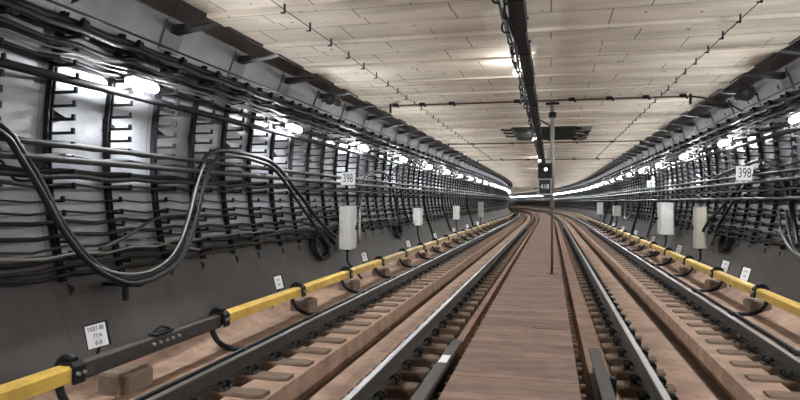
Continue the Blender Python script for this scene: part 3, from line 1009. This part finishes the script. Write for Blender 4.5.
# feed cable from the first conduit down into the right rack
tag(put('feed_cable', MB().tube(smooth_path([W(2.9, 14.45, 3.93), W(3.2, 14.4, 3.86), W(3.55, 14.2, 3.72), W(3.80, 14.0, 3.50)], 5), 0.018, 8).mesh('feed_cable', 'black')), 'black feed cable from the ceiling conduit down to the right racks', 'cable')
for X, nm in ((-3.04, 'left'), (2.25, 'right')):
    p, rz = at(X, 5.0, 3.95)
    t = thing('ceiling_wire', 'thin dark wire with short hangers running along the %s part of the ceiling' % nm, 'wire', p, 0, 'wires along the ceiling')
    inv = (-p[0], -p[1], -p[2])
    path = [W(X + 0.01 * math.sin(s), s, 3.905 - 0.01 * math.sin(s * 2)) for s in frange(5.0, 40.0, 0.5)]
    put('strand', MB().tube(path, 0.006, 6).mesh('strand', 'steel'), t, inv)
    s = 6.81
    while s < 34:
        q = W(X, s, 0)
        put('hanger', MB().box((q[0], q[1], 3.915), (0.016, 0.03, 0.11)).box((q[0] - 0.02, q[1], 3.868), (0.06, 0.02, 0.014)).mesh('hanger', 'steel'), t, inv)
        s += 0.80

p, rz = at(-0.2, 21.5, 3.94)
t = thing('vent_hatch', 'wide black vent hatch let into the ceiling beside the cable tray', 'vent', p, rz)
fr = MB()
for y in (-1.9, 1.9):
    fr.box((0, y, 0), (1.9, 0.08, 0.07))
for x in (-0.95, 0.95):
    fr.box((x, 0, 0), (0.08, 3.72, 0.07))
put('hatch_frame', fr.mesh('hatch_frame', 'greenblack'), t)
pan = MB().box((0, 0, 0.0), (1.84, 3.74, 0.03))
put('hatch_panel', pan.mesh('hatch_panel', 'greenblack'), t)
for k in range(7):
    put('cross_bar', MB().box((0, -1.55 + 0.52 * k, -0.025), (1.84, 0.05, 0.03)).mesh('cross_bar', 'greenblack'), t)
for k, y in enumerate((-1.5, -0.6, 0.5)):
    put('bent_end', MB().tube(smooth_path([(-0.95, y, -0.01), (-1.15, y + 0.1, -0.03), (-1.3, y - 0.1, -0.02)], 3), 0.03, 6).mesh('bent_end', 'greenblack'), t)
p, rz = at(0.98, 21.5, 3.90)
t = thing('junction_manifold', 'cluttered black manifold of pipes and boxes right of the ceiling vent hatch', 'manifold', p, rz)
put('back_grid', MB().box((0, 0, 0.05), (0.5, 3.7, 0.03)).mesh('back_grid', 'galv'), t)
for k in range(7):
    y = -1.65 + 0.55 * k
    put('junction_box', MB().box((-0.16 + 0.14 * (k % 3), y, 0.0), (0.16, 0.26, 0.09), 0, None, 0.015).mesh('junction_box', 'steel'), t)
    put('branch_pipe', MB().tube(smooth_path([(-0.2, y + 0.2, 0.0), (0.05, y + 0.28, -0.03), (0.24, y + 0.1, 0.0)], 3), 0.022, 6).mesh('branch_pipe', 'steel' if k % 2 else 'galv'), t)

# ------------------------------------------------------------------ pole with the route indicator
PS = 14.5
p, rz = at(0.035, PS, 0.031)
t = thing('signal_pole', 'tall thin grey pole standing on the walkway up to the ceiling', 'pole', p, rz)
put('lower_tube', MB().cyl((0, 0, 0.0), (0, 0, 1.55), 0.028, 12).mesh('lower_tube', 'rust_pipe'), t)
put('upper_tube', MB().cyl((0, 0, 1.50), (0, 0, 3.88), 0.045, 12).mesh('upper_tube', 'galv'), t)
put('base_flange', MB().cyl((0, 0, 0.0), (0, 0, 0.012), 0.10, 16).mesh('base_flange', 'rust_pipe'), t)
put('top_flange', MB().box((0, 0, 3.84), (0.30, 0.12, 0.05), 0, None, 0.01).mesh('top_flange', 'steel'), t)
put('collar', MB().cyl((0, 0, 3.52), (0, 0, 3.64), 0.085, 12).mesh('collar', 'steel'), t)
for z in (3.32, 2.98):
    put('stay', MB().tube([(-0.02, 0, z), (-0.26, 0.05, z + 0.16)], 0.015, 6).mesh('stay', 'steel'), t)
put('terminal_box', MB().box((-0.085, 0, 2.72), (0.09, 0.10, 0.26), 0, None, 0.01).mesh('terminal_box', 'galv'), t)
p, rz = at(-0.125, PS - 0.09, 2.16)
t = thing('route_indicator', 'dark route indicator box with pale framed display and round white lens, on the pole', 'signal', p, rz)
put('case', MB().box((0, 0.02, 0), (0.31, 0.14, 0.72), 0, None, 0.01).mesh('case', 'greenblack'), t)
sc = put('display_frame', MB().box((0, -0.056, -0.165), (0.305, 0.02, 0.37), 0, None, 0.008).mesh('display_frame', 'galv'), t)
put('display_glass', MB().box((0, -0.064, -0.165), (0.24, 0.012, 0.30)).mesh('display_glass', 'ink'), sc)
text('418', 0.15, 'digit', sc, (0, -0.0722, -0.165), (PI / 2, 0, 0), 0.85, 'digits')
ho = put('lens_hood', MB().cyl((0.02, -0.04, 0.22), (0.02, -0.14, 0.22), 0.065, 16).mesh('lens_hood', 'steel'), t)
put('lens', MB().cyl((0.02, -0.135, 0.22), (0.02, -0.148, 0.22), 0.038, 16).mesh('lens', 'lens'), ho)
put('visor', MB().box((-0.06, -0.10, 0.31), (0.20, 0.12, 0.012)).mesh('visor', 'steel'), t)

# ------------------------------------------------------------------ number plates on the racks
for X, s, z, w, h, body, lab, name in ((-4.49, 13.58, 2.168, 0.33, 0.29, '398', 'white plate reading 398 on the left wall rack', 'number_plate'), (3.74, 13.66, 2.24, 0.31, 0.29, '398', 'white plate reading 398 on the right wall rack', 'number_plate'),
                                        (3.83, 26.05, 2.42, 0.33, 0.36, 'd', 'small white plate with the letter d, farther along the right wall', 'letter_plate')):
    p, rz = at(X, s, z)
    t = thing(name, lab, 'sign', p, rz)
    if body == 'd':
        poly = [(-w / 2, -h / 2), (w / 2, -h / 2), (w / 2 - 0.05, h / 2 + 0.08), (w / 2 - 0.16, h / 2 + 0.08), (w / 2 - 0.16, h / 2 - 0.1), (-w / 2, h / 2 - 0.1)]
        put('plate', MB().prism(poly, -0.006, 0.006).mesh('plate', 'plate'), t)
        text('d', 0.32, 'ink', t, (-0.03, -0.009, -0.07), (PI / 2, 0, 0), 0.8)
    else:
        put('plate', MB().box((0, 0, 0), (w, 0.012, h), 0, None, 0.004).mesh('plate', 'plate'), t)
        text(body, 0.27, 'ink', t, (0, -0.009, 0), (PI / 2, 0, 0), 0.6)
    sd = -1 if X < 0 else 1
    put('mounting_strip', MB().box((sd * 0.20, 0.03, 0.02), (0.42, 0.04, 0.03)).mesh('mounting_strip', 'steel'), t)

# ------------------------------------------------------------------ small plates behind the third rails
GP = ([(-1, 5.28, 0.20, 0.225, True)] + [(-1, s, 0.12, 0.21, False) for s in (9.5, 14.35, 19.1, 23.8, 28.6, 33.4, 38.2)] + [(1, s, 0.13, 0.24, False) for s in (12.75, 14.15, 18.9, 23.5, 28.1, 32.8, 37.6)])
cnt = {-1: 0, 1: 0}
for side, s, w, h, big in GP:
    nm = 'left' if side < 0 else 'right'
    cnt[side] += 1
    p, rz = at(XC + side * 3.98, s, -0.12)
    lab = 'white lettered plate on a dark stake, nearest on the left, wider than the others' if big else '%s white marker plate on a dark stake behind the %s third rail' % (ordinal(cnt[side]), nm)
    t = thing('marker_plate', lab, 'sign', p, rz, 'marker plates behind the third rails')
    lean = side * 0.27
    e = put('plate', MB().box((0, 0, h / 2), (w, 0.006, h), 0, None, 0.003).mesh('plate', 'plate'), t, (side * -0.10, -0.02, 0.345))
    e.rotation_euler = (-0.25, lean * -side * side * (1 if side < 0 else 1), 0.0)
    e.rotation_euler = (-0.2, lean, -side * 0.30)
    put('stake', MB().tube([(side * 0.08, 0.05, 0.0), (side * -0.02, 0.06, 0.25), (side * -0.075, 0.10, 0.53)], 0.016, 6).mesh('stake', 'steel'), t)
    b = MB().box((0, 0.012, h / 2 + 0.006), (w + 0.035, 0.012, h + 0.02))
    be = put('backing', b.mesh('backing', 'steel'), t, (side * -0.10, -0.015, 0.345))
    be.rotation_euler = e.rotation_euler
    if big:
        text('ТКВТ-88', 0.058, 'ink', e, (0, -0.005, h * 0.80), (PI / 2, 0, 0), 0.72)
        text('7Т/4', 0.058, 'ink', e, (0.01, -0.005, h * 0.48), (PI / 2, 0, 0), 0.8)
        text('8-0', 0.06, 'ink', e, (0.01, -0.005, h * 0.19), (PI / 2, 0, 0), 0.85)
    else:
        for k in range(2):
            text('8-0' if k else '88', 0.05, 'ink', e, (0, -0.005, h * (0.30 + 0.4 * k)), (PI / 2, 0, 0), 0.8)

# ------------------------------------------------------------------ cabinets on the walls
BOX = (
    (-1, 13.75, 0.27, 0.45, 0.55, 0.98, 'box', 'first tall white cabinet from the camera on the left wall'),
    (-1, 21.7, 0.26, 0.50, 0.80, 0.60, 'box', 'second white cabinet from the camera on the left wall, a smaller one'),
    (-1, 31.0, 0.25, 0.55, 0.75, 0.66, 'box', 'third white cabinet from the camera on the left wall, far along'),
    (-1, 42.0, 0.30, 0.60, 0.60, 1.0, 'beige', 'beige upright cabinet farthest along the left wall'),
    (1, 17.35, 0.26, 0.34, 0.48, 1.05, 'beige', 'narrow beige post box nearest on the right wall'),
    (1, 22.0, 0.40, 0.70, 0.60, 1.03, 'box', 'large pale cabinet on the right wall beyond the beige post box'),
    (1, 37.5, 0.40, 0.70, 0.85, 0.57, 'box', 'small white cabinet far along the right wall'),
    (1, 50.0, 0.40, 0.60, 0.70, 0.90, 'box', 'white cabinet farthest along the right wall'),
)
for side, s, d, ln, z, h, mat, lab in BOX:
    g = -side
    xw = wall_x(z + h / 2, 0.10, side)
    p, rz = at(xw + g * (0.18 + d / 2), s, z)
    t = thing('wall_cabinet', lab, 'cabinet', p, rz, 'cabinets on the walls')
    put('body', MB().box((0, 0, h / 2), (d, ln, h), 0, None, 0.012).mesh('body', mat), t)
    dr = put('door', MB().box((g * (d / 2 + 0.008), 0, h / 2), (0.016, ln - 0.06, h - 0.06), 0, None, 0.004).mesh('door', mat), t)
    put('handle', MB().box((g * (d / 2 + 0.025), ln * 0.3, h / 2), (0.02, 0.03, 0.12), 0, None, 0.004).mesh('handle', 'steel'), dr)
    put('rain_cap', MB().box((0, 0, h + 0.008), (d + 0.03, ln + 0.03, 0.016)).mesh('rain_cap', mat), t)
    for y in (-ln * 0.3, ln * 0.3):
        put('wall_strut', MB().box((-g * (d / 2 + 0.12), y, h * 0.7), (0.26, 0.04, 0.04)).mesh('wall_strut', 'steel'), t)
    put('cable_gland', MB().cyl((0, 0, 0), (0, 0, -0.06), 0.05, 10).mesh('cable_gland', 'steel'), t)
    # tail cable down to the floor
    path = smooth_path([W(xw + g * (0.18 + d / 2), s, z - 0.05), W(xw + g * (0.18 + d / 2), s + 0.02, z - 0.3), W(xw + g * (0.30 + d / 2), s + 0.05, 0.10), W(xw + g * (0.50 + d / 2), s + 0.1, -0.14)], 5)
    tag(put('tail_cable', MB().tube(path, 0.028, 8).mesh('tail_cable', 'black')), 'black tail cable under the ' + lab.split(' from ')[0].split(' beyond')[0].split(', ')[0] + ' %s' % ('left' if side < 0 else 'right'), 'cable', 'cables under the cabinets')

# coils of black cable heaped low on the walls
for side, s, z, r, lab in ((-1, 12.6, 0.68, 0.30, 'tangled black cable coil low on the left wall before the first cabinet'), (1, 16.0, 0.74, 0.28, 'tangled black cable coil low on the right wall before the beige post box'), (-1, 19.6, 0.72, 0.28, 'tangled black cable coil low on the left wall before the second cabinet')):
    path = []
    for k in range(120):
        a = k * 2 * PI / 22
        q = 1 + 0.12 * math.sin(k * 0.37)
        zz = z + r * q * math.sin(a) * 0.8
        path.append(W(wall_x(zz, 0.08 + 0.05 * math.sin(k * 0.21), side), s + r * q * math.cos(a) * 1.3, zz))
    tag(put('cable_coil', MB().tube(path, 0.022, 6).mesh('cable_coil', 'black')), lab, 'cable', 'cable coils low on the walls')

# ------------------------------------------------------------------ loudspeakers under the ceiling edge
for X, s, z, r, lab in ((-4.28, 11.9, 3.69, 0.115, 'round black horn loudspeaker at the ceiling edge on the left'), (3.50, 12.85, 3.69, 0.15, 'round black horn loudspeaker at the ceiling edge on the right')):
    p, rz = at(X, s, z)
    t = thing('loudspeaker', lab, 'loudspeaker', p, rz, 'loudspeakers')
    b = MB()
    b.tube([(0, 0.30, 0), (0, 0.12, 0), (0, 0.0, 0), (0, -0.10, 0), (0, -0.12, 0)], [0.05, 0.06, r * 0.6, r, r * 1.04], 18)
    put('horn', b.mesh('horn', 'steel'), t)
    put('driver', MB().cyl((0, 0.28, 0), (0, 0.44, 0), 0.075, 12).mesh('driver', 'corbel'), t)
    put('cone', MB().cyl((0, -0.125, 0), (0, -0.121, 0), r * 0.35, 12).mesh('cone', 'corbel'), t)
    sd = -1 if X < 0 else 1
    put('bracket_arm', MB().box((sd * 0.12, 0.2, 0.02), (0.34, 0.05, 0.04)).mesh('bracket_arm', 'steel'), t)

# ------------------------------------------------------------------ world, camera, colour
w = bpy.data.worlds.new('World')
SC.world = w
w.use_nodes = True
w.node_tree.nodes['Background'].inputs[0].default_value = (0.8, 0.78, 0.75, 1)
w.node_tree.nodes['Background'].inputs[1].default_value = 0.05

F, YAW, PITCHA, ROLL, H = 625.4, 0.2362, 0.0014, 0.0040, 1.6654
ex = Vector((math.cos(YAW), math.sin(YAW), 0))
fy = Vector((-math.sin(YAW) * math.cos(PITCHA), math.cos(YAW) * math.cos(PITCHA), math.sin(PITCHA)))
uz = ex.cross(fy)
rt = ex * math.cos(ROLL) + uz * math.sin(ROLL)
up = -ex * math.sin(ROLL) + uz * math.cos(ROLL)
cd = bpy.data.cameras.new('camera')
cam = bpy.data.objects.new('camera', cd)
COL.objects.link(cam)
mw = Matrix((rt, up, -fy)).transposed().to_4x4()
mw.translation = Vector((0, 0, H))
cam.matrix_world = mw
cd.sensor_fit = 'HORIZONTAL'
cd.sensor_width = 36
cd.lens = 36 * F / 800
cd.clip_start = 0.05
cd.clip_end = 600
SC.camera = cam
SC.view_settings.view_transform = 'Standard'
SC.view_settings.look = 'None'
SC.view_settings.gamma = 1
SC.view_settings.exposure = 2.36
SC.view_settings.use_curve_mapping = False
SC.cycles.use_denoising = True
SC.cycles.max_bounces = 8
SC.cycles.diffuse_bounces = 5
SC.cycles.sample_clamp_indirect = 8
